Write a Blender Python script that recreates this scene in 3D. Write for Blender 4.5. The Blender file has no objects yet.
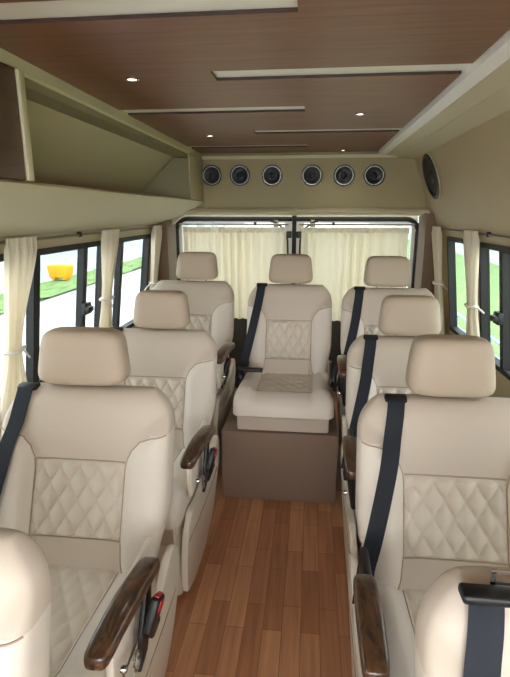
import bpy, bmesh, math, random
from mathutils import Vector, Matrix
random.seed(7)
SC = bpy.context.scene
COL = SC.collection

# ------------------------------------------------------------------ camera
FPX = 500.0
PITCH = math.atan((677/2 - 212)/FPX)
YAW = math.atan((312 - 255)*math.cos(PITCH)/FPX)
cam = bpy.data.cameras.new('camera')
cam.sensor_fit = 'VERTICAL'; cam.sensor_height = 36.0
cam.lens = FPX/677*36.0
cam.clip_start = 0.02
CAM = bpy.data.objects.new('camera', cam); COL.objects.link(CAM)
CAM.location = (0, 0, 1.41)
CAM.rotation_euler = (math.pi/2 - PITCH, 0, YAW)
SC.camera = CAM

# ------------------------------------------------------------------ sky, exposure
W = bpy.data.worlds.new('overcast_sky'); SC.world = W; W.use_nodes = True
nt = W.node_tree; nt.nodes.clear()
wo = nt.nodes.new('ShaderNodeOutputWorld'); bg = nt.nodes.new('ShaderNodeBackground')
tc = nt.nodes.new('ShaderNodeTexCoord'); sx = nt.nodes.new('ShaderNodeSeparateXYZ')
rp = nt.nodes.new('ShaderNodeValToRGB')
rp.color_ramp.elements[0].position = 0.0; rp.color_ramp.elements[0].color = (0.96, 0.98, 1.0, 1)
rp.color_ramp.elements[1].position = 0.9; rp.color_ramp.elements[1].color = (0.80, 0.90, 1.0, 1)
nt.links.new(tc.outputs['Generated'], sx.inputs[0]); nt.links.new(sx.outputs['Z'], rp.inputs[0])
nt.links.new(rp.outputs[0], bg.inputs[0]); bg.inputs[1].default_value = 7.0
nt.links.new(bg.outputs[0], wo.inputs[0])
SUN = bpy.data.lights.new('sun', 'SUN'); SUN.energy = 1.0; SUN.angle = math.radians(25); SUN.color = (1, .97, .92)
so = bpy.data.objects.new('sun', SUN); COL.objects.link(so); so.rotation_euler = (math.radians(52), 0, math.radians(20))
AL = bpy.data.lights.new('windscreen_fill', 'AREA'); AL.shape = 'RECTANGLE'; AL.size = 1.9; AL.size_y = .85; AL.energy = 15; AL.color = (1, 1, 1)  # added fill lamp just inside the windscreen, brightens the cabin from the front
ao = bpy.data.objects.new('windscreen_fill', AL); COL.objects.link(ao); ao.location = (-.13, -1.46, 1.30); ao.rotation_euler = (math.radians(88), 0, 0)
SC.view_settings.view_transform = 'Standard'; SC.view_settings.look = 'None'
SC.view_settings.gamma = 1.0; SC.view_settings.exposure = 0.62
SC.view_settings.use_curve_mapping = False
SC.cycles.max_bounces = 12; SC.cycles.diffuse_bounces = 8; SC.cycles.transparent_max_bounces = 16
SC.cycles.glossy_bounces = 4; SC.cycles.transmission_bounces = 6
SC.cycles.use_denoising = True
SC.cycles.sample_clamp_indirect = 6.0
SC.cycles.caustics_reflective = False; SC.cycles.caustics_refractive = False

# ------------------------------------------------------------------ materials
def lin(r, g, b):
    f = lambda c: (c/255/12.92) if c/255 <= .04045 else ((c/255+.055)/1.055)**2.4
    return (f(r), f(g), f(b), 1)

def mat(name, rgb, rough=.6, metal=0., bump=0., bscale=200., var=0., vscale=6., spec=None, emit=0.):
    m = bpy.data.materials.new(name); m.use_nodes = True
    n = m.node_tree.nodes; l = m.node_tree.links; b = n['Principled BSDF']
    b.inputs['Base Color'].default_value = lin(*rgb); b.inputs['Roughness'].default_value = rough
    b.inputs['Metallic'].default_value = metal
    if spec is not None: b.inputs['Specular IOR Level'].default_value = spec
    t = n.new('ShaderNodeTexCoord')
    if bump:
        no = n.new('ShaderNodeTexNoise'); no.inputs['Scale'].default_value = bscale; no.inputs['Detail'].default_value = 3
        bp = n.new('ShaderNodeBump'); bp.inputs['Strength'].default_value = bump; bp.inputs['Distance'].default_value = .002
        l.new(t.outputs['Object'], no.inputs['Vector']); l.new(no.outputs[0], bp.inputs['Height']); l.new(bp.outputs[0], b.inputs['Normal'])
    if var:
        n2 = n.new('ShaderNodeTexNoise'); n2.inputs['Scale'].default_value = vscale; n2.inputs['Detail'].default_value = 4
        mx = n.new('ShaderNodeMix'); mx.data_type = 'RGBA'
        c = lin(*rgb); mx.inputs['A'].default_value = tuple(x*(1-var) for x in c[:3])+(1,); mx.inputs['B'].default_value = tuple(min(1, x*(1+var)) for x in c[:3])+(1,)
        l.new(t.outputs['Object'], n2.inputs['Vector']); l.new(n2.outputs[0], mx.inputs['Factor']); l.new(mx.outputs['Result'], b.inputs['Base Color'])
    if emit:
        b.inputs['Emission Color'].default_value = lin(*rgb); b.inputs['Emission Strength'].default_value = emit
    return m

M = {}
M['leather'] = mat('beige_leather', (200, 186, 172), .5, bump=.12, bscale=350, var=.03)
M['cream'] = mat('cream_leather', (218, 208, 197), .48, bump=.1, bscale=350, var=.02)
M['quilt'] = mat('quilted_leather', (212, 201, 187), .5, bump=.1, bscale=350)
M['head'] = mat('headrest_leather', (180, 162, 143), .5, bump=.12, bscale=350, var=.03)
def two_tone():
    m = mat('two_tone_leather', (200, 186, 172), .5, bump=.12, bscale=350); n = m.node_tree.nodes; l = m.node_tree.links
    a = n.new('ShaderNodeAttribute'); a.attribute_name = 'bolster'
    mr = n.new('ShaderNodeMapRange'); mr.inputs['From Min'].default_value = -.002; mr.inputs['From Max'].default_value = .002
    mx = n.new('ShaderNodeMix'); mx.data_type = 'RGBA'; mx.inputs['A'].default_value = lin(200, 186, 172); mx.inputs['B'].default_value = lin(218, 208, 197)
    l.new(a.outputs['Fac'], mr.inputs['Value']); l.new(mr.outputs[0], mx.inputs['Factor']); l.new(mx.outputs['Result'], n['Principled BSDF'].inputs['Base Color'])
    return m
M['backleather'] = two_tone()
M['seam'] = mat('seam_thread', (166, 145, 126), .7)
M['shell'] = mat('cream_plastic', (222, 214, 200), .4, bump=.05, bscale=400)
M['navy'] = mat('seat_belt_webbing', (20, 26, 38), .75, bump=.3, bscale=900)
M['black'] = mat('black_plastic', (18, 18, 20), .45)
M['rubber'] = mat('black_rubber', (14, 15, 16), .6)
M['red'] = mat('red_plastic', (190, 25, 35), .35)
M['chrome'] = mat('chrome_metal', (205, 205, 205), .22, metal=1)
M['panel'] = mat('olive_cream_panel', (188, 175, 142), .5, bump=.04, bscale=300)
M['tan'] = mat('tan_side_panel', (192, 174, 142), .5, bump=.04, bscale=300)
M['panel2'] = mat('cream_fascia', (206, 198, 166), .5)
M['bulk'] = mat('olive_vinyl', (160, 146, 106), .55, bump=.05, bscale=400)
M['cove'] = mat('cove_panel', (210, 202, 172), .35)
M['white'] = mat('white_ceiling_paint', (250, 249, 244), .45)
M['taupe'] = mat('taupe_carpet', (134, 112, 96), .8, bump=.3, bscale=700, var=.06, vscale=30)
M['pillar'] = mat('brown_pillar_trim', (122, 98, 74), .6)
M['darkpanel'] = mat('dark_door_trim', (60, 54, 48), .7)
M['door_white'] = mat('white_door_paint', (224, 220, 212), .4)
M['rod'] = mat('rod_metal', (150, 140, 122), .35, metal=.6)
M['cone'] = mat('speaker_cone', (13, 13, 19), .5)
M['ring'] = mat('silver_ring', (200, 198, 190), .3, metal=.6)
M['lamp'] = mat('downlight_lens', (255, 244, 225), .4, emit=3.0)
M['rackgrey'] = mat('grey_rack_trim', (150, 142, 116), .55)
M['asphalt'] = mat('pale_road', (186, 188, 190), .9, var=.1, vscale=1.5)
M['grass'] = mat('lawn_grass', (128, 156, 98), .9, var=.35, vscale=3)
M['bldg'] = mat('pale_grey_render', (196, 206, 210), .8)
M['bglass'] = mat('dark_window_glass', (90, 104, 112), .2)
M['orange'] = mat('orange_paint', (246, 170, 10), .5)
M['rail'] = mat('pale_blue_paint', (150, 180, 205), .5)
M['foliage'] = mat('green_foliage', (86, 140, 70), .9, var=.4, vscale=8)

def wood(name, c1, c2, scale, stretch, rough, bands=0., coat=0.):
    m = bpy.data.materials.new(name); m.use_nodes = True
    n = m.node_tree.nodes; l = m.node_tree.links; b = n['Principled BSDF']; b.inputs['Roughness'].default_value = rough
    b.inputs['Coat Weight'].default_value = coat; b.inputs['Coat Roughness'].default_value = .15
    t = n.new('ShaderNodeTexCoord'); mp = n.new('ShaderNodeMapping'); mp.inputs['Scale'].default_value = stretch
    no = n.new('ShaderNodeTexNoise'); no.inputs['Scale'].default_value = scale; no.inputs['Detail'].default_value = 6; no.inputs['Distortion'].default_value = bands
    r = n.new('ShaderNodeValToRGB'); r.color_ramp.elements[0].position = .35; r.color_ramp.elements[0].color = lin(*c1)
    r.color_ramp.elements[1].position = .68; r.color_ramp.elements[1].color = lin(*c2)
    l.new(t.outputs['Object'], mp.inputs[0]); l.new(mp.outputs[0], no.inputs['Vector']); l.new(no.outputs[0], r.inputs[0]); l.new(r.outputs[0], b.inputs['Base Color'])
    return m
M['burl'] = wood('burl_wood', (40, 26, 18), (98, 68, 46), 40, (1, .35, 1), .3, 2.0, .4)
M['brown'] = wood('brown_laminate', (120, 80, 62), (140, 97, 76), 5, (.6, 9, 1), .38, .6)
M['brown_edge_shade'] = mat('brown_edge_painted_shade', (58, 38, 28), .6)  # slot shadow painted as a darker brown on the lining's edge faces
M['brown_door'] = wood('dark_brown_laminate', (84, 60, 46), (100, 74, 56), 5, (1, 1, 9), .4, .6)

def floor_mat():
    m = bpy.data.materials.new('wood_plank_floor'); m.use_nodes = True
    n = m.node_tree.nodes; l = m.node_tree.links; b = n['Principled BSDF']; b.inputs['Roughness'].default_value = .38
    t = n.new('ShaderNodeTexCoord'); s = n.new('ShaderNodeSeparateXYZ'); c = n.new('ShaderNodeCombineXYZ')
    l.new(t.outputs['Object'], s.inputs[0]); l.new(s.outputs['Y'], c.inputs['X']); l.new(s.outputs['X'], c.inputs['Y'])
    br = n.new('ShaderNodeTexBrick'); br.inputs['Scale'].default_value = 1; br.inputs['Brick Width'].default_value = .31
    br.inputs['Row Height'].default_value = .066; br.inputs['Mortar Size'].default_value = .0012; br.offset = .37; br.offset_frequency = 2; br.squash = 1.0
    br.inputs['Color1'].default_value = lin(164, 112, 80); br.inputs['Color2'].default_value = lin(204, 152, 114); br.inputs['Mortar'].default_value = lin(138, 90, 62)
    br.inputs['Bias'].default_value = -.1
    l.new(c.outputs[0], br.inputs['Vector'])
    mp = n.new('ShaderNodeMapping'); mp.inputs['Scale'].default_value = (60, 3, 1); no = n.new('ShaderNodeTexNoise'); no.inputs['Scale'].default_value = 1; no.inputs['Detail'].default_value = 5
    l.new(t.outputs['Object'], mp.inputs[0]); l.new(mp.outputs[0], no.inputs['Vector'])
    r = n.new('ShaderNodeValToRGB'); r.color_ramp.elements[0].position = .3; r.color_ramp.elements[0].color = (.68, .62, .58, 1); r.color_ramp.elements[1].position = .7; r.color_ramp.elements[1].color = (1.08, 1.05, 1.0, 1)
    l.new(no.outputs[0], r.inputs[0])
    mx = n.new('ShaderNodeMix'); mx.data_type = 'RGBA'; mx.blend_type = 'MULTIPLY'; mx.inputs['Factor'].default_value = .8
    l.new(br.outputs['Color'], mx.inputs['A']); l.new(r.outputs[0], mx.inputs['B']); l.new(mx.outputs['Result'], b.inputs['Base Color'])
    return m
M['floor'] = floor_mat()

def curtain_mat(name, rgb, tr=.45):
    m = bpy.data.materials.new(name); m.use_nodes = True
    n = m.node_tree.nodes; l = m.node_tree.links; n.remove(n['Principled BSDF'])
    d = n.new('ShaderNodeBsdfDiffuse'); t = n.new('ShaderNodeBsdfTranslucent'); x = n.new('ShaderNodeMixShader')
    d.inputs[0].default_value = lin(*rgb); t.inputs[0].default_value = lin(*rgb); x.inputs[0].default_value = tr
    l.new(d.outputs[0], x.inputs[1]); l.new(t.outputs[0], x.inputs[2]); l.new(x.outputs[0], n['Material Output'].inputs[0])
    return m
M['curtain'] = curtain_mat('cream_curtain_fabric', (246, 240, 226), .55)
M['tie'] = mat('white_tie_cord', (226, 222, 212), .7)

def glass_mat(name, tint):
    m = bpy.data.materials.new(name); m.use_nodes = True
    n = m.node_tree.nodes; l = m.node_tree.links; n.remove(n['Principled BSDF'])
    t = n.new('ShaderNodeBsdfTransparent'); t.inputs[0].default_value = tint
    g = n.new('ShaderNodeBsdfGlossy'); g.inputs['Roughness'].default_value = .02
    x = n.new('ShaderNodeMixShader'); x.inputs[0].default_value = .05
    l.new(t.outputs[0], x.inputs[1]); l.new(g.outputs[0], x.inputs[2]); l.new(x.outputs[0], n['Material Output'].inputs[0])
    return m
M['glass'] = glass_mat('tinted_window_glass', (.62, .63, .61, 1))
M['clear'] = glass_mat('windscreen_glass', (.95, .96, .95, 1))

# ------------------------------------------------------------------ mesh helpers
def box(bm, x0, x1, y0, y1, z0, z1, bev=0., seg=2, mi=0):
    v = [bm.verts.new(p) for p in ((x0,y0,z0),(x1,y0,z0),(x1,y1,z0),(x0,y1,z0),(x0,y0,z1),(x1,y0,z1),(x1,y1,z1),(x0,y1,z1))]
    fs = [bm.faces.new([v[i] for i in q]) for q in ((3,2,1,0),(4,5,6,7),(0,1,5,4),(1,2,6,5),(2,3,7,6),(3,0,4,7))]
    for f in fs: f.material_index = mi
    if bev:
        es = set(e for f in fs for e in f.edges)
        r = bmesh.ops.bevel(bm, geom=list(es), offset=bev, segments=seg, profile=.5, affect='EDGES')
        for f in r['faces']: f.material_index = mi
    return v

def tube(bm, pts, r, n=8, mi=0, closed=False):
    pts = [Vector(p) for p in pts]; rings = []
    N = len(pts)
    for i, p in enumerate(pts):
        if closed: d = pts[(i+1) % N] - pts[i-1]
        else: d = pts[min(i+1, N-1)] - pts[max(i-1, 0)]
        d.normalize()
        a = d.cross(Vector((0, 0, 1)))
        if a.length < .05: a = d.cross(Vector((0, 1, 0)))
        a.normalize(); b = d.cross(a).normalized()
        rr = r[i] if isinstance(r, (list, tuple)) else r
        rings.append([bm.verts.new(p + a*rr*math.cos(t) + b*rr*math.sin(t)) for t in (2*math.pi*k/n for k in range(n))])
    for i in range(N if closed else N-1):
        A, B = rings[i], rings[(i+1) % N]
        for k in range(n):
            f = bm.faces.new((A[k], A[(k+1) % n], B[(k+1) % n], B[k])); f.material_index = mi
    if not closed:
        for R in (rings[0][::-1], rings[-1]):
            f = bm.faces.new(R); f.material_index = mi

def extrude_poly(bm, pts, axis, a, b, mi=0, bev=0., seg=2):
    """polygon in the plane across `axis`, extruded from a to b along it"""
    def P(p, t):
        return {'x': (t, p[0], p[1]), 'y': (p[0], t, p[1]), 'z': (p[0], p[1], t)}[axis]
    A = [bm.verts.new(P(p, a)) for p in pts]; B = [bm.verts.new(P(p, b)) for p in pts]
    n = len(pts); fs = [bm.faces.new(A), bm.faces.new(B[::-1])]
    caps = list(fs[0].edges) + list(fs[1].edges)
    for i in range(n): fs.append(bm.faces.new((A[i], B[i], B[(i+1) % n], A[(i+1) % n])))
    for f in fs: f.material_index = mi
    if bev: bmesh.ops.bevel(bm, geom=caps, offset=bev, segments=seg, profile=.5, affect='EDGES')

def lathe(bm, prof, n=32, sx=1., sz=1., mi=0, capend=True):
    """profile (r, y) revolved about the Y axis; mi may be a list per segment"""
    rings = []
    for r, y in prof:
        rings.append([bm.verts.new((r*sx*math.cos(2*math.pi*k/n), y, r*sz*math.sin(2*math.pi*k/n))) for k in range(n)])
    for i in range(len(prof)-1):
        for k in range(n):
            f = bm.faces.new((rings[i][k], rings[i][(k+1) % n], rings[i+1][(k+1) % n], rings[i+1][k])); f.material_index = mi[i] if isinstance(mi, list) else mi
    if capend:
        f = bm.faces.new(rings[-1]); f.material_index = mi[-1] if isinstance(mi, list) else mi
        bm.faces.new(rings[0][::-1])

def gridsurf(bm, fn, nu, nv, mi=0, closed_u=False):
    V = [[bm.verts.new(fn(i/(nu if closed_u else nu-1), j/(nv-1))) for j in range(nv)] for i in range(nu)]
    for i in range(nu if closed_u else nu-1):
        for j in range(nv-1):
            f = bm.faces.new((V[i][j], V[(i+1) % nu][j], V[(i+1) % nu][j+1], V[i][j+1])); f.material_index = mi
    return V

def mesh(name, bm, mats, smooth=35, recalc=True):
    bmesh.ops.remove_doubles(bm, verts=bm.verts, dist=1e-5)
    if recalc: bmesh.ops.recalc_face_normals(bm, faces=bm.faces)
    if smooth:
        ang = math.radians(smooth)
        for f in bm.faces: f.smooth = True
        for e in bm.edges:
            if len(e.link_faces) == 2: e.smooth = e.calc_face_angle(0) < ang
    me = bpy.data.meshes.new(name); bm.to_mesh(me); bm.free()
    for m in (mats if isinstance(mats, (list, tuple)) else [mats]): me.materials.append(M[m])
    return me

def put(name, me, parent=None, loc=None, rot=None):
    o = bpy.data.objects.new(name, me); COL.objects.link(o)
    if parent: o.parent = parent
    if loc: o.location = loc
    if rot: o.rotation_euler = rot
    return o
def new(name, bm, mats, parent=None, loc=None, rot=None, smooth=35):
    return put(name, mesh(name, bm, mats, smooth), parent, loc, rot)
def tag(o, label, cat, group=None):
    o['label'] = label; o['category'] = cat
    if group: o['group'] = group
    return o
def thing(name, label, cat, loc=(0,0,0), rot=(0,0,0), group=None):
    o = bpy.data.objects.new(name, None); COL.objects.link(o); o.empty_display_size = .1
    o.location = loc; o.rotation_euler = rot
    return tag(o, label, cat, group)
def struct(name, bm, mats, parent=None, smooth=35):
    o = new(name, bm, mats, parent, smooth=smooth)
    if not parent: o['kind'] = 'structure'
    return o
BM = bmesh.new
def smooth01(t):
    t = max(0., min(1., t)); return t*t*(3-2*t)

# ------------------------------------------------------------------ van shell
CX = -.13                                   # van centre line
LEAN = .122
def wl(z): return -1.12 - (1.24 - z)*LEAN   # inner face of the left side wall
def wr(z): return 2*CX - wl(z)
Y0, Y1 = -1.5, 3.86
bm = BM(); box(bm, -1.40, 1.14, Y0, 3.98, -.06, 0); struct('floor', bm, 'floor')
# roof: white skin with a brown comb-shaped panel under it
bm = BM(); box(bm, -1.25, .99, Y0, 3.98, 1.822, 1.86); struct('ceiling', bm, 'white')

def wall(name, side, openings, mats, zt=1.822):
    """leaning side wall with openings (y0,y1,z0,z1)"""
    fx = wl if side < 0 else wr
    bm = BM()
    ys = sorted({Y0, 3.98} | {o[0] for o in openings} | {o[1] for o in openings})
    def slab(a, b, z0, z1):
        P = []
        for z in (z0, z1):
            x = fx(z); xo = x + side*.04
            P.append([(x, a, z), (xo, a, z), (xo, b, z), (x, b, z)])
        v = [bm.verts.new(p) for q in P for p in q]
        for q in ((3,2,1,0),(4,5,6,7),(0,1,5,4),(1,2,6,5),(2,3,7,6),(3,0,4,7)): bm.faces.new([v[i] for i in q])
    for a, b in zip(ys, ys[1:]):
        o = [q for q in openings if q[0] <= a+1e-6 and q[1] >= b-1e-6]
        if not o: slab(a, b, 0, zt)
        else: slab(a, b, 0, o[0][2]); slab(a, b, o[0][3], zt)
    return struct(name, bm, mats, smooth=0)
WZ0, WZ1 = .66, 1.262
L_OPEN = [(-1.2, .75, WZ0, WZ1), (1.05, 2.67, WZ0, WZ1), (2.73, 3.44, WZ0, WZ1)]
R_OPEN = [(-1.2, .75, WZ0, WZ1), (1.05, 2.70, WZ0, WZ1), (2.81, 3.33, WZ0, WZ1)]
wall('wall_left', -1, L_OPEN, 'panel')
wall('wall_right', 1, R_OPEN, 'panel')

wn = [0]
def window(side, a, b, mullions, latch_y=None, parts=True):
    wn[0] += 1
    fx = wl if side < 0 else wr
    bm = BM(); w = .026
    def bar(y0, y1, z0, z1, d0, d1):
        v = []
        for z in (z0, z1):
            x = fx(z)
            for dx, y in ((d0, y0), (d1, y0), (d1, y1), (d0, y1)): v.append(bm.verts.new((x - side*dx, y, z)))
        for q in ((3,2,1,0),(4,5,6,7),(0,1,5,4),(1,2,6,5),(2,3,7,6),(3,0,4,7)): bm.faces.new([v[i] for i in q])
    bar(a, b, WZ1-w, WZ1, -.035, .010); bar(a, b, WZ0, WZ0+w, -.035, .010)
    bar(a, a+w, WZ0+w, WZ1-w, -.035, .010); bar(b-w, b, WZ0+w, WZ1-w, -.035, .010)
    fr = struct('window_%d' % wn[0], bm, 'rubber', smooth=0)
    for (y, ww) in mullions:
        bm = BM(); bar(y-ww/2, y+ww/2, WZ0+w, WZ1-w, -.028, .006)
        new('window_mullion', bm, 'rubber', fr, smooth=0)
    bm = BM(); bar(a+.01, b-.01, WZ0+.01, WZ1-.01, -.024, -.020); new('window_pane', bm, 'glass', fr, smooth=0)
    if latch_y:
        z = .93; x = fx(z) - side*.02
        bm = BM(); box(bm, x-.014, x+.014, latch_y-.035, latch_y+.035, z-.03, z+.03, .008)
        box(bm, x-side*.03-.01, x-side*.03+.01, latch_y-.06, latch_y+.0, z-.012, z+.016, .006)
        new('window_latch', bm, 'black', fr)
    return fr
window(-1, *L_OPEN[1][:2], [(1.96, .05), (2.42, .045)], 2.42)
window(-1, *L_OPEN[2][:2], [(2.92, .04)])
window(1, *R_OPEN[2][:2], [])
window(1, *R_OPEN[1][:2], [(2.40, .045), (1.75, .045)], 2.40)
window(-1, *L_OPEN[0][:2], []); window(1, *R_OPEN[0][:2], [])

# front end with the windscreen, behind the camera
bm = BM()
box(bm, -1.25, .99, Y0-.05, Y0, 0, .85); box(bm, -1.25, .99, Y0-.05, Y0, 1.76, 1.86)
struct('wall_front', bm, 'panel', smooth=0)
bm = BM(); box(bm, -1.25, .99, Y0-.03, Y0-.025, .85, 1.76); struct('window_7', bm, 'clear', smooth=0)

# brown roof lining: a comb of bays cut by slots that open left or right in turn
XL, XR = -.794, .435
slots = [(1.065, 'L'), (1.60, 'R'), (2.13, 'L'), (2.72, 'R'), (3.30, 'L')]
SW = .11
bm = BM()
right = []; left = []
pts = [(XL, -1.4), (XR, -1.4)]
for y, s in slots:
    if s == 'R': pts += [(XR, y), (-.31, y), (-.31, y+SW), (XR, y+SW)]
pts += [(XR, 3.70), (XL, 3.70)]
for y, s in reversed(slots):
    if s == 'L': pts += [(XL, y+SW), (-.04, y+SW), (-.04, y), (XL, y)]
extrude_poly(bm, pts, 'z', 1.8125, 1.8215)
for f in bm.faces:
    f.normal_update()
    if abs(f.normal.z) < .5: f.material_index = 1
o = struct('trim_1', bm, ['brown', 'brown_edge_shade'], smooth=0); o['label'] = 'glossy brown laminate roof lining'
# white border strip on the right of the lining, then the slanted cove panel
bm = BM(); extrude_poly(bm, [(XR+.012, 1.80), (XR+.055, 1.79), (XR+.055, 1.8215), (XR+.012, 1.8215)], 'y', -1.4, 3.74); struct('trim_2', bm, 'white', smooth=0)
bm = BM(); extrude_poly(bm, [(XR+.056, 1.792), (.69, 1.764), (.69, 1.8215), (XR+.056, 1.8215)], 'y', -1.4, 3.74)
extrude_poly(bm, [(.572, 1.774), (.584, 1.7725), (.584, 1.79), (.572, 1.79)], 'y', -1.4, 3.74)
struct('trim_3', bm, 'cove', smooth=0)
# right side lining above the windows
bm = BM(); extrude_poly(bm, [(.69, 1.762), (.845, 1.325), (.85, 1.31), (.93, 1.31), (.80, 1.8215), (.69, 1.8215)], 'y', -1.4, 3.72)
struct('trim_4', bm, 'tan', smooth=50)
# rear bulkhead and its lower lip
bm = BM(); extrude_poly(bm, [(-.97, 1.43), (.84, 1.43), (.715, 1.80), (.70, 1.823), (-.83, 1.823), (-.84, 1.80)], 'y', 3.74, 3.80); struct('wall_back', bm, 'bulk', smooth=0)
bm = BM(); extrude_poly(bm, [(3.80, 1.385), (3.70, 1.395), (3.69, 1.41), (3.70, 1.425), (3.74, 1.44), (3.80, 1.44)], 'x', -1.05, .84); struct('trim_5', bm, 'panel2', smooth=60)
bm = BM(); extrude_poly(bm, [(3.74, 1.775), (3.715, 1.775), (3.705, 1.795), (3.74, 1.795)], 'x', -.79, .69); struct('trim_6', bm, 'panel2', smooth=60)
# rear corner pillars
for nm, a, b in (('trim_7', -1.295, -1.035), ('trim_8', .775, 1.035)):
    bm = BM(); extrude_poly(bm, [(a, 0), (b, 0), (b, 1.40), (a + (.19 if a < 0 else 0), 1.40)] if a < 0 else [(a, 0), (b, 0), (b-.19, 1.40), (a, 1.40)], 'y', 3.60, 3.86); struct(nm, bm, 'pillar', smooth=0)
# upper left closing piece behind the rack end
bm = BM(); extrude_poly(bm, [(-1.06, 1.30), (-.82, 1.49), (-.80, 1.823), (-1.1, 1.823)], 'y', 3.74, 3.80); struct('trim_9', bm, 'panel', smooth=0)

# rear doors
def rear_door(name, xa, xb, hinge_left):
    bm = BM(); yA, yB = 3.87, 3.93
    wx0, wx1, z0, z1 = (xa+.04, xb-.055, .62, 1.33) if hinge_left else (xa+.055, xb-.04, .62, 1.33)
    box(bm, xa, xb, yA, yB, 0, z0, 0, mi=1); box(bm, xa, xb, yA, yB, z1, 1.42); box(bm, xa, wx0, yA, yB, z0, z1); box(bm, wx1, xb, yA, yB, z0, z1)
    d = struct(name, bm, ['door_white', 'darkpanel'], smooth=0)
    bm = BM(); box(bm, wx0, wx1, 3.905, 3.91, z0, z1); new('window_pane', bm, 'glass', d, smooth=0)
    # black weather seal along the outer edge and the top with a round corner
    s = 1 if hinge_left else -1
    xo = xa+.0 if hinge_left else xb
    xi = xb if hinge_left else xa
    path = [(xo, 3.855, .30), (xo, 3.855, 1.27)] + [(xo + s*(.09 - .09*math.cos(t)), 3.855, 1.27+.09*math.sin(t)) for t in (math.pi/2*k/6 for k in range(1, 7))] + [(xi, 3.855, 1.36)]
    bm = BM(); tube(bm, path, .018, 8); new('door_seal', bm, 'rubber', d)
    # check strap by the middle gap
    bm = BM(); xs = xi - s*.02
    tube(bm, [(xs - s*.005, 3.845, .95), (xs - s*.01, 3.845, 1.2), (xs - s*.03, 3.845, 1.28), (xs - s*.10, 3.845, 1.335), (xs - s*.14, 3.845, 1.345)], .008, 6)
    box(bm, xs-.02, xs+.02, 3.835, 3.862, 1.22, 1.27, .006); new('door_check_strap', bm, 'black', d)
    bm = BM(); box(bm, xs - s*.10-.02, xs - s*.10+.02, 3.84, 3.865, 1.30, 1.37, .006); new('door_bracket', bm, 'rod', d)
    return d
rear_door('door_1', -1.035, -.147, True); rear_door('door_2', -.113, .775, False)
bm = BM(); box(bm, -.146, -.114, 3.87, 3.93, 0, 1.42); struct('trim_10', bm, 'rubber', smooth=0)

# ------------------------------------------------------------------ overhead luggage rack
RK = thing('luggage_rack', 'olive open overhead luggage rack with cream frame above left windows', 'luggage rack', (0, 0, 1.31))
def rp_(name, bm, mats, sm=35):
    o = new(name, bm, mats, RK, smooth=sm); o.matrix_parent_inverse = Matrix.Translation((0, 0, -1.31)); return o
bm = BM(); extrude_poly(bm, [(-.825, 1.774), (-.800, 1.774), (-.795, 1.780), (-.795, 1.8215), (-.825, 1.8215)], 'y', -1.3, 3.70); rp_('front_beam', bm, 'panel2', 0)
bm = BM(); extrude_poly(bm, [(-.79, 1.468), (-.78, 1.484), (-.79, 1.492), (-1.06, 1.492), (-1.085, 1.47), (-1.11, 1.345), (-1.10, 1.325)], 'y', -1.3, 3.72); rp_('fascia', bm, 'panel2', 50)
bm = BM(); extrude_poly(bm, [(-.815, 1.764), (-.865, 1.760), (-1.05, 1.493), (-1.075, 1.493), (-1.06, 1.60), (-.90, 1.80), (-.815, 1.80)], 'y', 1.40, 3.70); rp_('back_panel', bm, 'panel', 50)
bm = BM(); extrude_poly(bm, [(-.806, 1.750), (-.875, 1.744), (-.880, 1.755), (-.806, 1.776)], 'y', 1.41, 3.33); rp_('inner_lip', bm, 'rackgrey', 0)
bm = BM(); extrude_poly(bm, [(-.79, 1.494), (-1.045, 1.494), (-.868, 1.741), (-.802, 1.744)], 'y', 3.33, 3.345)
for v in bm.verts: v.co.y += (v.co.x+.79)*1.25
rp_('end_panel', bm, 'rackgrey', 0)
bm = BM(); box(bm, -.802, -.79, 3.328, 3.738, 1.493, 1.775, .002); rp_('end_face', bm, 'panel')
bm = BM(); box(bm, -.80, -.775, 1.365, 1.395, 1.493, 1.775, .004); rp_('divider', bm, 'panel2')
bm = BM(); box(bm, -.80, -.782, -1.2, 1.363, 1.494, 1.775, .003); rp_('cabinet_door', bm, 'brown_door')

# ------------------------------------------------------------------ lamps and speakers
for x, y, lab in ((-.568, 1.655, 'round downlight on the brown roof lining nearest the luggage rack front'),
                  (.19, 2.31, 'round downlight between the second and fourth roof slots, right of centre'),
                  (-.561, 2.853, 'round downlight near the rear end of the luggage rack'),
                  (.196, 3.60, 'rearmost round downlight close above the round rear speakers')):
    t = thing('downlight', lab, 'ceiling light', (x, y, 1.8125), (math.pi/2, 0, 0), 'downlights in the roof lining')
    bm = BM(); lathe(bm, [(.013, -.001), (.022, -.001), (.0225, -.003), (.018, -.005), (.014, -.003), (.013, -.001)], 24, capend=False)
    new('bezel', bm, 'chrome', t)
    bm = BM(); lathe(bm, [(.0135, -.001), (.0135, -.003), (.009, -.004), (.002, -.0045)], 24); new('lens', bm, 'lamp', t)
    ld = bpy.data.lights.new('downlight_lamp', 'SPOT'); ld.energy = .7; ld.spot_size = math.radians(110); ld.spot_blend = .8; ld.color = (1, .92, .8); ld.shadow_soft_size = .02
    lo = bpy.data.objects.new('downlight_lamp', ld); COL.objects.link(lo); lo.parent = t; lo.location = (0, -.012, 0); lo.rotation_euler = (-math.pi/2, 0, 0)

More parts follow.
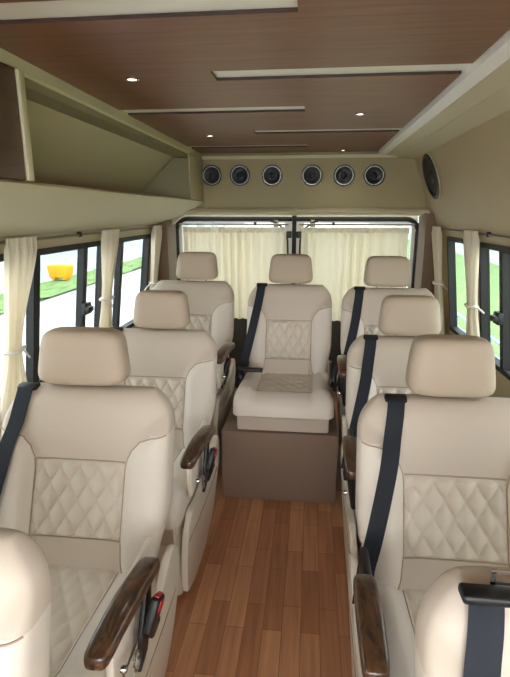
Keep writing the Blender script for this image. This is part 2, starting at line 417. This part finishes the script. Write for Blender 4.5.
sp_x = [-.727, -.604, -.447, -.260, -.119, .045]
PX = [212, 240, 272, 312, 344, 374]
sp_x = [-.7265, -.607, -.4705, -.298, -.157, .0]
def ray_x(px, py, Y):      # where the sight line of a pixel meets the bulkhead plane
    F = Vector((-math.sin(YAW)*math.cos(PITCH), math.cos(YAW)*math.cos(PITCH), -math.sin(PITCH))); R = Vector((math.cos(YAW), math.sin(YAW), 0)); U = R.cross(F)
    d = F + R*(px-255)/FPX - U*(py-338.5)/FPX; t = Y/d.y
    return CAM.location + d*t
order = ['first', 'second', 'third', 'fourth', 'fifth', 'sixth']
lab6 = ['round black speaker at the luggage rack end of the rear row', 'round black speaker second from the luggage rack in the rear row', 'round black speaker third from the luggage rack, beside the wide middle gap',
        'round black speaker third from the oval speaker, beside the wide middle gap', 'round black speaker second from the oval speaker end of the rear row', 'round black speaker at the oval speaker end of the rear row']
m1 = m2 = None
for px, lab in zip(PX, lab6):
    p = ray_x(px, 175.5, 3.739)
    t = thing('round_speaker', lab, 'speaker', (p.x, 3.739, p.z), (0, 0, 0), 'round speakers across the rear bulkhead')
    if not m1:
        bm = BM(); lathe(bm, [(.076, 0), (.077, -.008), (.072, -.014), (.062, -.014), (.057, -.008), (.056, -.001)], 36, capend=False); m1 = mesh('speaker_ring', bm, 'ring')
        bm = BM(); lathe(bm, [(.0745, -.009), (.0735, -.0155), (.064, -.0155), (.063, -.009)], 36, capend=False); m1b = mesh('speaker_band', bm, 'black')
        bm = BM(); lathe(bm, [(.0565, -.001), (.0565, -.008), (.045, -.004), (.028, -.0005), (.022, -.001), (.020, -.006), (.012, -.011), (.002, -.012)], 36); m2 = mesh('speaker_cone', bm, 'cone')
    put('ring', m1, t); put('black_band', m1b, t); put('cone', m2, t)

# oval speaker on the slanted right lining
ang = math.atan2(.845-.69, 1.762-1.305)
zc = 1.625; xc = .69 + (1.762-zc)*math.tan(ang)
t = thing('oval_speaker', 'large black oval speaker on the beige lining above right windows', 'speaker', (xc-.001, 3.36, zc))
t.rotation_euler = Matrix(((0, 1, 0), (1, 0, 0), (0, 0, 1))).to_3x3().to_euler()
R = Matrix((Vector((0, -1, 0)), Vector((math.cos(ang), 0, math.sin(ang))), Vector((-math.sin(ang), 0, math.cos(ang))))).transposed()
t.rotation_euler = R.to_euler()
bm = BM(); lathe(bm, [(.118, 0), (.119, -.010), (.110, -.016), (.098, -.014), (.094, -.002)], 48, sx=1.35, sz=1.2, capend=False); new('ring', bm, 'black', t)
bm = BM(); lathe(bm, [(.0945, -.002), (.092, -.008), (.06, -.001), (.035, -.0005), (.030, -.008), (.018, -.014), (.003, -.016)], 48, sx=1.35, sz=1.2); new('cone', bm, 'cone', t)
bm = BM(); lathe(bm, [(.126, -.0005), (.127, -.006), (.1195, -.007), (.1195, -.0005)], 48, sx=1.34, sz=1.19, capend=False); new('trim_ring', bm, 'panel2', t)

# ------------------------------------------------------------------ seats
def bw(z):                                   # half width of the backrest
    if z < .775: return .228 + .034*smooth01((z-.40)/.18)
    return .262 - .062*((z-.775)/.115)**2.6
def fy0(z): return -.255 + (z-.40)*.40      # front surface of the backrest centre
def byk(z): return -.115 + (z-.40)*.32 - .02*smooth01((z-.55)/.3)
ZB, ZT = .385, .890
def bolster(x, z):
    a = abs(x)
    k = smooth01((a-.125)/.05)
    top = 1 - smooth01((z-.675-max(0, a-.135)*.9)/.07)
    return .034*k*top
def edge(q, z):
    r = max(0., (z-(ZT-.055))/.055); r = min(1., r)
    rb = max(0., min(1., ((ZB+.04)-z)/.04))
    q = min(1., abs(q))
    return (max(0., 1-q**5))**(1/5.) * (max(0., 1-r**2.6))**(1/2.6) * (max(0., 1-rb**2.5))**(1/2.5)
def back_front_y(x, z):
    w = bw(min(z, ZT)); m = (fy0(z)+byk(z))/2
    f = fy0(z) - bolster(x, z) - .010*(1-(x/w)**2)*smooth01((z-.68)/.1)
    return m + (f-m)*edge(x/w, z)
def back_back_y(x, z):
    w = bw(min(z, ZT)); m = (fy0(z)+byk(z))/2
    return m + (byk(z)-m)*edge(x/w, z)

def seam_tube(bm, pts, r=.0022, mi=1):       # pts (x, z) on the backrest front
    P = []
    for (a, b) in zip(pts, pts[1:]):
        for k in range(6):
            t = k/6; P.append((a[0]+(b[0]-a[0])*t, a[1]+(b[1]-a[1])*t))
    P.append(pts[-1])
    tube(bm, [(x, back_front_y(x, z)-.0002, z) for x, z in P], r, 6, mi)

def backrest_mesh():
    bm = BM(); nv = 60; nu = 41; lay = bm.verts.layers.float.new('bolster')
    us = [math.sin(math.pi/2*(2*i/(nu-1)-1)) for i in range(nu)]
    def zz(t):
        return ZB + (ZT-ZB)*(math.sin(math.pi/2*(t*2-1))*.35+.35 + t*.30)/1.0
    zs = [zz(j/(nv-1)) for j in range(nv)]
    F = [[bm.verts.new((us[i]*bw(z), back_front_y(us[i]*bw(z), z), z)) for z in zs] for i in range(nu)]
    B = [[bm.verts.new((us[i]*bw(z), back_back_y(us[i]*bw(z), z), z)) for z in zs] for i in range(nu)]
    for S in (F, B):
        for i in range(nu-1):
            for j in range(nv-1):
                bm.faces.new((S[i][j], S[i+1][j], S[i+1][j+1], S[i][j+1]))
    seam = [(.165, .40), (.146, .44), (.138, .50), (.138, .675), (.142, .704), (.155, .734), (.18, .759), (.215, .772), (.255, .778)]
    for S in (F, B):
        for row in S:
            for v in row:
                a, z = abs(v.co.x), v.co.z
                d = a - .165
                for (xa, za), (xb, zb) in zip(seam, seam[1:]):
                    if za <= z <= zb: d = a - (xa + (xb-xa)*(z-za)/(zb-za))
                if z > .778: d = -(z-.778)
                v[lay] = d
    for s in (-1, 1): seam_tube(bm, [(s*x, z) for x, z in seam])
    seam_tube(bm, [(-.137, .699), (.137, .699)], .002)
    seam_tube(bm, [(-.137, .492), (.137, .492)], .002)
    return mesh('backrest', bm, ['backleather', 'seam'], 60)

def pillow(x, z, dx, dz, pw=.45):
    a = x/dx + z/dz; b = x/dx - z/dz
    return (abs(math.sin(math.pi*a))*abs(math.sin(math.pi*b)))**pw
def back_quilt_mesh():
    bm = BM(); nx, nz = 84, 66; x0, x1, z0, z1 = -.135, .135, .495, .696
    def fn(u, v):
        x = x0+(x1-x0)*u; z = z0+(z1-z0)*v
        e = min(1, min(u, 1-u)*30)*min(1, min(v, 1-v)*24)
        return (x, back_front_y(x, z) - .0006 - .015*pillow(x, z-.594, .058, .088)*e, z)
    gridsurf(bm, fn, nx, nz)
    return mesh('quilted_panel', bm, 'quilt', 80, False)

CY0, CY1 = -.725, -.17
def cush_z(x, y):
    w = .245 - .01*smooth01((y+.5)/.3)
    q = min(1, abs(x)/w); r = max(0., min(1., (-.60-y)/.125)); rb = max(0., min(1., (y+.20)/.03))
    top = .432 - .02*smooth01((y+.62)/.4) + .034*smooth01((abs(x)-.13)/.055) * (1-.35*smooth01((y+.3)/.1)) + .012*smooth01((-.58-y)/.05)
    e = (max(0, 1-q**5))**(1/5.)*(max(0, 1-r**2.4))**(1/2.4)*(max(0, 1-rb**3))**(1/3.)
    return .35 + (top-.35)*e
def cushion_mesh():
    bm = BM(); nx, ny = 41, 44
    xs = [math.sin(math.pi/2*(2*i/(nx-1)-1)) for i in range(nx)]
    ys = [CY0 + (CY1-CY0)*((math.sin(math.pi/2*(2*j/(ny-1)-1))+1)/2*.7 + j/(ny-1)*.3) for j in range(ny)]
    wid = lambda y: (.245 - .01*smooth01((y+.5)/.3)) * (1 - .10*max(0., (-.66-y)/.065)**3)
    V = [[bm.verts.new((xs[i]*wid(y), y, cush_z(xs[i]*(.245 - .01*smooth01((y+.5)/.3)), y))) for y in ys] for i in range(nx)]
    Bt = [[bm.verts.new((xs[i]*wid(y)*.985, y+.004*(1 if y < -.4 else -1), .35 - .020*edge_b(xs[i], y))) for y in ys] for i in range(nx)]
    for S in (V, Bt):
        for i in range(nx-1):
            for j in range(ny-1): bm.faces.new((S[i][j], S[i+1][j], S[i+1][j+1], S[i][j+1]))
    # skirt between the two surfaces
    loop = [(i, 0) for i in range(nx)] + [(nx-1, j) for j in range(1, ny)] + [(i, ny-1) for i in range(nx-2, -1, -1)] + [(0, j) for j in range(ny-2, 0, -1)]
    for k in range(len(loop)):
        a, b = loop[k], loop[(k+1) % len(loop)]
        bm.faces.new((V[a[0]][a[1]], V[b[0]][b[1]], Bt[b[0]][b[1]], Bt[a[0]][a[1]]))
    for f in bm.faces:
        c = f.calc_center_median()
        f.material_index = 0
    def top(x, y): return (x, y, cush_z(x, y)+.0003)
    for s in (-1, 1): tube(bm, [top(s*.138, -.615+.42*k/14) for k in range(15)], .0022, 6, 1)
    tube(bm, [top(-.138+.276*k/10, -.613) for k in range(11)], .0022, 6, 1)
    return mesh('seat_cushion', bm, ['cream', 'seam'], 60)
def edge_b(u, y):
    r = max(0., min(1., (-.66-y)/.065))
    return (max(0, 1-abs(u)**4))**.5*(max(0, 1-r**2))**.5
def cush_quilt_mesh():
    bm = BM()
    def fn(u, v):
        x = -.134+.268*u; y = -.608+.40*v
        e = min(1, min(u, 1-u)*30)*min(1, min(v, 1-v)*40)
        return (x, y, cush_z(x, y) + .0006 + .005*pillow(x, y+.4, .058, .088, .7)*e)
    gridsurf(bm, fn, 80, 100)
    return mesh('quilted_panel', bm, 'quilt', 80, False)

def headrest_mesh():
    bm = BM(); nu, nv = 48, 26; z0, z1 = .897, 1.062
    def fn(u, v):
        t = 2*math.pi*u
        ph = -math.pi/2 + math.pi*v
        sz = math.copysign(abs(math.sin(ph))**.36, math.sin(ph)); cz = abs(math.cos(ph))**.32
        c, s = math.cos(t), math.sin(t)
        cx = math.copysign(abs(c)**.32, c); cy = math.copysign(abs(s)**.55, s)
        z = (z0+z1)/2 + (z1-z0)/2*sz
        w = .134 - .019*((z-z0)/(z1-z0))
        d = .052 - .010*((z-z0)/(z1-z0))
        return (w*cx*cz, .002 + d*cy*cz + (z-.97)*.12 - .008*(1-cx*cx)*(1 if s < 0 else .0)*cz, z)
    gridsurf(bm, fn, nu, nv, closed_u=True)
    # piping line round the side
    return mesh('headrest', bm, 'head', 60)
def post_mesh(s):
    bm = BM(); tube(bm, [(s*.055, -.012, .85), (s*.055, -.004, .92)], .006, 8); return mesh('headrest_post', bm, 'chrome')

def base_mesh():
    bm = BM()
    extrude_poly(bm, [(-.655, .02), (-.685, .10), (-.69, .345), (-.20, .345), (-.14, .02)], 'x', -.232, .232, 0, .02, 3)
    extrude_poly(bm, [(-.66, .255), (-.700, .265), (-.705, .352), (-.66, .352)], 'x', -.225, .225, 1, .006, 2)
    box(bm, -.22, .22, -.62, -.16, 0, .03, 0)
    return mesh('seat_base', bm, ['shell', 'leather'], 45)
def riser_mesh():
    bm = BM(); box(bm, -.235, .235, -.60, -.02, -.11, .02, .01); return mesh('riser', bm, 'shell')

def side_panel_mesh(s):
    """moulded cream cover on the aisle side; it flares outward towards its rounded top"""
    out = [(-.64, .01), (-.20, .01), (-.10, .20), (-.09, .36), (-.12, .425), (-.17, .445), (-.215, .425), (-.26, .39), (-.36, .36), (-.46, .35), (-.53, .35), (-.585, .362), (-.635, .365), (-.675, .34), (-.69, .28), (-.685, .20), (-.665, .08)]
    # smooth the outline
    for _ in range(2):
        q = []
        for i in range(len(out)):
            a, b = out[i], out[(i+1) % len(out)]
            q += [(a[0]*.75+b[0]*.25, a[1]*.75+b[1]*.25), (a[0]*.25+b[0]*.75, a[1]*.25+b[1]*.75)]
        out = q
    bm = BM(); extrude_poly(bm, out, 'x', 0, .03, 0, .009, 3)
    for v in bm.verts:
        v.co.x = s*(.231 + v.co.x*.75 + .022*smooth01(v.co.z/.45))
    P = [(s*(.2540 + .022*smooth01(z/.45)), y, z) for y, z in ((-.668+.03*k, .27-.02*math.sin(k/19*math.pi)) for k in range(19))]
    tube(bm, P, .0022, 6, 1)
    return mesh('side_panel', bm, ['shell', 'seam'], 45)

def armrest_meshes(s):
    x = s*.272; ln = .285 if s > 0 else .25; tw = .026 if s > 0 else 0.
    bm = BM(); n = 16
    # wooden cap: gently bowed bar with rounded section
    def fn(u, v):
        t = 2*math.pi*u; yy = -.695 + ln*v
        e = min(1, (1-abs(2*v-1)**14))**.22 if 0 < v < 1 else 0
        w = .0285*e*(1 - .1*abs(2*v-1)); h = .018*e
        c, q = math.cos(t), math.sin(t)
        return (x + tw*v + w*math.copysign(abs(c)**.45, c), yy, (.590 if s > 0 else .598) + .012*v - .012*(2*v-1)**2 + h*math.copysign(abs(q)**.55, q))
    vs = [0, .008, .02, .05]+[.05+.9*k/12 for k in range(1, 13)]+[.98, .992, 1]
    rings = [[bm.verts.new(fn(k/20, v)) for k in range(20)] for v in vs]
    for a, b in zip(rings, rings[1:]):
        for k in range(20): bm.faces.new((a[k], a[(k+1) % 20], b[(k+1) % 20], b[k]))
    cap = mesh('wood_cap', bm, 'burl', 50)
    bm = BM(); extrude_poly(bm, [(-.66, .566), (-.66, .578), (-.50, .582), (-.475, .570), (-.46, .545), (-.47, .53), (-.485, .54), (-.48, .556)], 'x', x-.012, x+.012, 0, .005, 2)
    br = mesh('armrest', bm, 'black', 45)
    bm = BM(); lathe(bm, [(.016, 0), (.016, -.018), (.012, -.022), (.003, -.023)], 20)
    for v in bm.verts: v.co = Vector((s*(.262 - v.co.y) , v.co.x-.45, v.co.z+.545))
    pv = mesh('armrest_pivot', bm, 'black', 45)
    bm = BM(); lathe(bm, [(.008, -.022), (.008, -.032), (.006, -.035), (.001, -.036)], 14)
    for v in bm.verts: v.co = Vector((s*(.262 - v.co.y), v.co.x-.60, v.co.z+.47))
    kn = mesh('recline_knob', bm, 'chrome', 45)
    bm = BM(); box(bm, min(s*.246, s*.268), max(s*.246, s*.268), -.60, -.30, .40, .58, .01)
    return cap, br, pv, kn, mesh('hinge_cover', bm, 'black' if s < 0 else 'shell', 45)

def belt_mesh():
    """webbing from the shoulder slot down over the bolster to the hip anchor"""
    bm = BM(); hw = .024; rows = []
    path = []
    path += [(-.172, .03, .862), (-.172, .0, .884)]
    L = []
    for k in range(25):
        t = k/24; z = .886 - t*(.886-.45); x = -.166 - .086*t**1.25
        L.append((x, z))
    def fr(x, z):
        w = bw(min(z, ZT)); xx = max(-w*.97, min(w*.97, x)); return back_front_y(xx, min(z, ZT-.012))
    C = [(-.165, -.036, .872, 0), (-.166, -.052, .891, 0)]
    for x, z in L[:]:
        y = min(fr(x+d, z) for d in (-hw, 0, hw)) - .006
        C.append((x, y, z, 1))
    C.append((-.262, -.30, .40, 1))
    # even out
    for _ in range(2):
        C = [C[0]] + [tuple((C[i-1][k]+2*C[i][k]+C[i+1][k])/4 if k == 1 else C[i][k] for k in range(4)) for i in range(1, len(C)-1)] + [C[-1]]
    for off in (0, .0022):
        rows.append([[bm.verts.new((x+sgn*hw, y-off*(1 if f else 0), z+(off if not f else 0))) for sgn in (-1, 1)] for x, y, z, f in C])
    A, B = rows
    for i in range(len(C)-1):
        bm.faces.new((A[i][0], A[i][1], A[i+1][1], A[i+1][0])); bm.faces.new((B[i][0], B[i+1][0], B[i+1][1], B[i][1]))
        for s in (0, 1): bm.faces.new((A[i][s], B[i][s], B[i+1][s], A[i+1][s]))
    return mesh('seat_belt', bm, 'navy', 60)
def guide_mesh():
    bm = BM(); extrude_poly(bm, [(-.058, .880), (-.060, .888), (-.048, .896), (-.030, .897), (-.026, .890), (-.030, .880)], 'x', -.196, -.134, 0, .004, 2)
    return mesh('belt_guide', bm, 'black', 50)
def anchor_mesh():
    bm = BM(); box(bm, -.275, -.238, -.34, -.26, .36, .43, .008); return mesh('belt_anchor', bm, 'black')
def tongue_mesh():
    bm = BM()
    # black moulded grip lying across the guide with a bright slotted blade standing out of it
    box(bm, -.205, -.085, -.088, -.056, .886, .902, .006, 3, 0)
    for a, b, c, d in ((-.160, -.154, .900, .920), (-.130, -.124, .900, .920), (-.160, -.124, .918, .924), (-.160, -.090, .899, .905)): box(bm, a, b, -.058, -.055, c, d, 0, 1, 1)
    return mesh('belt_tongue', bm, ['black', 'chrome'], 40)
def buckle_meshes():
    R = Matrix.Rotation(math.radians(-25), 4, 'X') @ Matrix.Rotation(math.radians(12), 4, 'Y')
    T = Matrix.Translation((.312, -.46, .487))
    bm = BM(); box(bm, -.012, .012, -.026, .026, -.045, .04, .007, 3); bm.transform(T @ R); a = mesh('belt_buckle', bm, 'black')
    bm = BM(); box(bm, -.006, .006, -.018, .018, .036, .044, .002); box(bm, .010, .014, -.016, .016, .006, .034, .002); bm.transform(T @ R); b = mesh('release_button', bm, 'red')
    bm = BM(); tube(bm, [(.310, -.445, .455), (.300, -.43, .42), (.280, -.40, .36)], [.012, .010, .009], 8); extrude_poly(bm, [(-.455, .55), (-.415, .55), (-.43, .46), (-.47, .39), (-.52, .375), (-.50, .45)], 'x', .284, .296, 0, .003); c = mesh('buckle_stalk', bm, 'black')
    bm = BM(); P = [(.296+.0*k, -.545+.016*math.cos(2*math.pi*k/14), .435+.024*math.sin(2*math.pi*k/14)) for k in range(14)]; tube(bm, P, .0035, 6, 0, True); d = mesh('tension_hook', bm, 'chrome')
    return a, b, c, d
bm = BM(); box(bm, -.265, -.125, -.425, -.385, .472, .492, .007, 3); BARM = mesh('belt_tongue', bm, 'black')
SM = dict(bar=BARM, back=backrest_mesh(), bq=back_quilt_mesh(), cush=cushion_mesh(), cq=cush_quilt_mesh(), head=headrest_mesh(), post=[post_mesh(-1), post_mesh(1)],
          base=base_mesh(), riser=riser_mesh(), side={s: side_panel_mesh(s) for s in (-1, 1)}, arm={s: armrest_meshes(s) for s in (-1, 1)},
          belt=belt_mesh(), guide=guide_mesh(), tongue=tongue_mesh(), anchor=anchor_mesh(), buckle=buckle_meshes())

def seat(label, x, y, z=0., side=None, riser=False, tongue=False, base=True, hx=0., hs=1., bx=0., wx=1., belt=True, kx=0., bar=False):
    t = thing('passenger_seat', label, 'seat', (x, y, z), (0, 0, 0), 'cream leather passenger seats')
    b = put('backrest', SM['back'], t); b.scale.x = wx; put('quilted_panel', SM['bq'], b)['label'] = 'diamond quilted leather insert'
    h = put('headrest', SM['head'], t, (hx, 0, 0)); h.scale.x = hs
    for m in SM['post']: put('headrest_post', m, h)
    c = put('seat_cushion', SM['cush'], t); put('quilted_panel', SM['cq'], c)
    put('seat_base', SM['base'] if base else SM['plinth'], t)
    if riser: put('riser', SM['riser'], t)
    if belt:
        bl = put('seat_belt', SM['belt'], t, (bx, 0, 0)); bl['label'] = 'navy seat belt webbing'
        
        if not tongue: put('belt_guide', SM['guide'], bl)
        put('belt_anchor', SM['anchor'], bl)
        if tongue: put('belt_tongue', SM['tongue'], bl)
        if bar: put('belt_tongue', SM['bar'], bl)
    bk = put('belt_buckle', SM['buckle'][0], t, (kx, 0, 0)); put('release_button', SM['buckle'][1], bk)['label'] = 'red release button'
    put('buckle_stalk', SM['buckle'][2], bk)
    if side:
        put('side_panel', SM['side'][side], t)
        cap, br, pv, kn, hc = SM['arm'][side]
        a = put('armrest', br, t); put('wood_cap', cap, a)['label'] = 'dark burl wood armrest cap'; put('armrest_pivot', pv, a)
        put('recline_knob', kn, t); put('hinge_cover', hc, t)
        if side > 0: put('tension_hook', SM['buckle'][3], bk)
    return t
bm = BM(); extrude_poly(bm, [(-.66, .262), (-.700, .270), (-.706, .352), (-.20, .352), (-.16, .262)], 'x', -.222, .222, 0, .01, 2); SM['plinth'] = mesh('seat_base', bm, 'leather', 45)

seat('cream leather seat cut by the bottom left corner, only its rounded back showing', -.678, .70, side=1)
seat('cream quilted seat directly behind the seat cut by the bottom left corner', -.660, 1.42, side=1, hx=-.03, hs=1.09, bx=-.03)
seat('cream quilted seat between two other seats along the left windows', -.672, 2.19, side=1, bx=-.04)
seat('cream seat in the rear corner beneath the left end of the rear bulkhead', -.72, 3.04, .11, side=1, riser=True, hx=.025, belt=False, kx=-.03)
seat('cream quilted seat alone in the middle on the taupe box', -.114, 2.94, .11, base=False, wx=.93, bx=0., kx=-.06, bar=True)
seat('cream seat in the rear corner beneath the oval speaker', .44, 2.86, .11, side=-1, riser=True, hx=-.012)
seat('cream seat by the right windows, between the rear corner seat and a nearer one', .43, 2.17, side=-1)
seat('cream quilted seat beside the aisle with its full navy belt and large quilted back', .412, 1.44, side=-1, hs=.95, bx=.008)
seat('cream seat cut by the bottom right corner, bright belt tongue on its shoulder', .435, .69, side=-1, tongue=True, hs=.95, bx=-.01)

# platform under the middle rear seat
bm = BM(); box(bm, -.415, .154, 2.24, 3.55, 0, .368, .006); tag(new('seat_platform', bm, 'taupe'), 'plain taupe box across the aisle end under the middle seat', 'platform')

# ------------------------------------------------------------------ curtains
def side_curtain(label, side, yc, w, tie_z, seed, zbot=.50, cord=1., tie_dir=1, slant=0.):
    fx = wl if side < 0 else wr
    rnd = random.Random(seed); ph = rnd.random()*6
    ztop = 1.318; nf = 4
    bm = BM()
    def prof(z):
        if z > tie_z:
            t = smooth01((ztop-z)/(ztop-tie_z)); return w*(1-.55*t)
        t = smooth01((tie_z-z)/.25); return w*(.45+.4*t)
    def fn(u, v, off):
        z = ztop + (zbot-ztop)*v
        ww = prof(z); a = .016*(.6+.4*ww/w)
        if v < .05: a *= .6
        y = yc + slant*smooth01((ztop-z)/(ztop-tie_z)) + (u-.5)*ww
        d = a*math.sin(u*nf*2*math.pi+ph) + .006*math.sin(u*nf*4.7*math.pi+ph*2+v*3)
        x = fx(z) - side*(.045 + d + off)
        return (x, y, z)
    A = gridsurf(bm, lambda u, v: fn(u, v, 0), 61, 40); B = gridsurf(bm, lambda u, v: fn(u, v, .0015), 61, 40)
    for i in range(60):
        for j in (0, 39): bm.faces.new((A[i][j], A[i+1][j], B[i+1][j], B[i][j]))
    for j in range(39):
        for i in (0, 60): bm.faces.new((A[i][j], A[i][j+1], B[i][j+1], B[i][j]))
    t = thing('curtain', label, 'curtain', (fx(zbot), yc, zbot), (0, 0, 0), 'tied cream side curtains')
    o = new('curtain_cloth', bm, 'curtain', t, smooth=70); o.matrix_parent_inverse = Matrix.Translation(-Vector(t.location))
    bm = BM(); x = fx(tie_z) - side*.046; y = yc+slant
    tube(bm, [(x + .030*math.cos(q), y + (w*.26)*math.sin(q), tie_z + .004*math.sin(3*q)) for q in (2*math.pi*k/20 for k in range(20))], .007, 8, 0, True)
    xs = fx(tie_z-.08*cord)-side*.01
    tube(bm, [(x, y+tie_dir*w*.26, tie_z), (x*.5+xs*.5, y+tie_dir*(w*.26+.04*cord), tie_z-.02*cord), (xs, y+tie_dir*(w*.26+.12*cord), tie_z-.08*cord)], .005, 6)
    o = new('tieback', bm, 'tie', t); o.matrix_parent_inverse = Matrix.Translation(-Vector(t.location))
side_curtain('wide cream tied curtain at the left edge of the picture beside the front window', -1, 1.775, .21, .90, 1, tie_dir=1, slant=-.05)
side_curtain('narrow cream tied curtain hanging between the two left windows', -1, 2.645, .22, .95, 2, tie_dir=1, slant=-.03)
side_curtain('cream curtain at the rear end of the left window rod', -1, 3.47, .17, .92, 3, tie_dir=-1)
side_curtain('cream curtain at the rear end of the right window rod', 1, 3.44, .17, .95, 4, tie_dir=-1, cord=.4)
side_curtain('pale pinkish cream curtain tied between the two right windows', 1, 2.71, .17, .93, 5, tie_dir=-1, cord=.3)

def rod(label, p, q, r=.006, brk=()):
    t = thing('curtain_rod', label, 'curtain rod', p)
    bm = BM(); tube(bm, [(0, 0, 0), Vector(q)-Vector(p)], r, 10); new('rod', bm, 'rod', t)
    for f, c in brk:
        bm = BM(); d = (Vector(q)-Vector(p))*f
        box(bm, d.x-.009, d.x+.009, d.y-.011, d.y+.011, d.z-.009, d.z+.016, .003); new('rod_bracket', bm, 'black', t)
rod('thin metal curtain rod above the left windows', (wl(1.303)+.011, .9, 1.303), (wl(1.303)+.011, 3.60, 1.303), brk=((.53, 0),))
rod('thin metal curtain rod above the right windows', (wr(1.302)-.011, .9, 1.302), (wr(1.302)-.011, 3.60, 1.302), brk=((.61, 0),))

def rear_curtain(label, xa, xb, seed):
    rnd = random.Random(seed)
    phs = [rnd.random()*6.28 for _ in range(4)]
    z1, z0 = 1.30, .60; n = 141; m = 22
    xm = (xa+xb)/2
    t = thing('rear_curtain', label, 'curtain', (xm, 3.80, z0), (0, 0, 0), 'rear door curtains')
    bm = BM()
    def fn(u, v, off):
        x = xa + (xb-xa)*u; z = z1+(z0-z1)*v
        a = .012 + .006*math.sin(u*9+phs[0])
        y = 3.80 + a*math.sin(u*24*math.pi + 2.2*math.sin(u*7+phs[1]) + phs[2]) + .006*math.sin(u*61*math.pi/2+phs[3]+v*1.2)*(.4+.6*v)
        return (x-xm, y+off-3.80, z-z0)
    A = gridsurf(bm, lambda u, v: fn(u, v, 0), n, m); B = gridsurf(bm, lambda u, v: fn(u, v, .0015), n, m)
    for i in range(n-1):
        for j in (0, m-1): bm.faces.new((A[i][j], A[i+1][j], B[i+1][j], B[i][j]))
    new('curtain_cloth', bm, 'curtain', t, smooth=70)
    bm = BM(); gridsurf(bm, lambda u, v: ((xa-xm)+(xb-xa)*u, .0-.022-.003*math.sin(u*60*math.pi), z1-z0-.005-.035*v), 121, 3); new('heading_tape', bm, 'curtain', t, smooth=70)
    return t
rear_curtain('sheer cream gathered curtain across the left rear door window', -.965, -.185, 11)
rear_curtain('sheer cream gathered curtain across the right rear door window', -.075, .70, 12)
rod('curtain rod across the left rear door', (-1.0, 3.80, 1.322), (-.17, 3.80, 1.322), .007, ((.7, 0),))
rod('curtain rod across the right rear door', (-.09, 3.80, 1.322), (.74, 3.80, 1.322), .007, ((.3, 0),))

# ------------------------------------------------------------------ outside
GZ = -.55
bm = BM(); box(bm, -60, 60, -40, 80, GZ-.2, GZ); struct('ground', bm, 'asphalt', smooth=0)
def stuff(name, bm, m, label):
    o = new(name, bm, m, smooth=60); o['kind'] = 'stuff'; o['label'] = label; return o
def lawn(name, x0, x1, y0, y1, zf, label, n=80):
    rnd = random.Random(5); bm = BM()
    gridsurf(bm, lambda u, v: (x0+(x1-x0)*u, y0+(y1-y0)*v, zf(x0+(x1-x0)*u, y0+(y1-y0)*v)+rnd.random()*.08), n, n); stuff(name, bm, 'grass', label)
lawn('lawn', 1.75, 6.9, -4, 60, lambda x, y: GZ+.01, 'green grass lawn outside the right windows')
lawn('grass', -7.3, -6.0, -4, 40, lambda x, y: GZ+.01, 'green grass strip beyond the pale road')
# hedge strip on the left side
def building(label, x0, x1, y0, y1, h, wins, face):
    t = thing('building', label, 'building', ((x0+x1)/2, (y0+y1)/2, GZ))
    bm = BM(); box(bm, x0, x1, y0, y1, GZ, h); box(bm, x0-.1, x1+.1, y0-.1, y1+.1, h, h+.25)
    o = new('wall', bm, 'bldg', t, smooth=0); o.matrix_parent_inverse = Matrix.Translation(-Vector(t.location))
    for (y, z, w, hh) in wins:
        bm = BM(); x = x1 if face > 0 else x0
        box(bm, x-.05, x+.05, y, y+w, z, z+hh)
        for k in range(1, 3): box(bm, x-.07, x+.07, y+w*k/3-.03, y+w*k/3+.03, z, z+hh, 0, 1, 1)
        o = new('window', bm, ['bglass', 'bldg'], t, smooth=0); o.matrix_parent_inverse = Matrix.Translation(-Vector(t.location))
building('white building beyond the grass strip outside the left windows', -15, -7.9, 6, 60, 4.5, [(9+5.2*k, .2, 2.4, 2.0) for k in range(8)], 1)
building('white building beyond the lawn outside the right windows', 7.6, 14, 8, 70, 5.0, [(12+6.5*k, .25, 2.6, 1.9) for k in range(8)], -1)
t = thing('barrier_box', 'orange barrier box on the grass strip outside the left window', 'barrier', (-7.05, 13.55, GZ+.095)); t.scale = (.6, .6, .62)
bm = BM(); extrude_poly(bm, [(-.42, .12), (.42, .12), (.50, .62), (.46, .66), (-.46, .66), (-.50, .62)], 'y', -.35, .35, 0, .03); new('body', bm, 'orange', t)
for sx_ in (-.28, .28):
    bm = BM(); box(bm, sx_-.08, sx_+.08, -.3, .3, 0, .12, .02); new('foot', bm, 'orange', t)
t = thing('handrail', 'low pale blue pipe rail along the lawn edge outside the right windows', 'handrail', (2.3, 12, GZ+.095))
for dz in (.13, .32):
    bm = BM(); tube(bm, [(0, -10, dz), (0, 14, dz)], .022, 8); new('rail', bm, 'rail', t)
for k in range(9):
    bm = BM(); tube(bm, [(0, -10+3*k, 0), (0, -10+3*k, .34)], .025, 8); new('post', bm, 'rail', t)
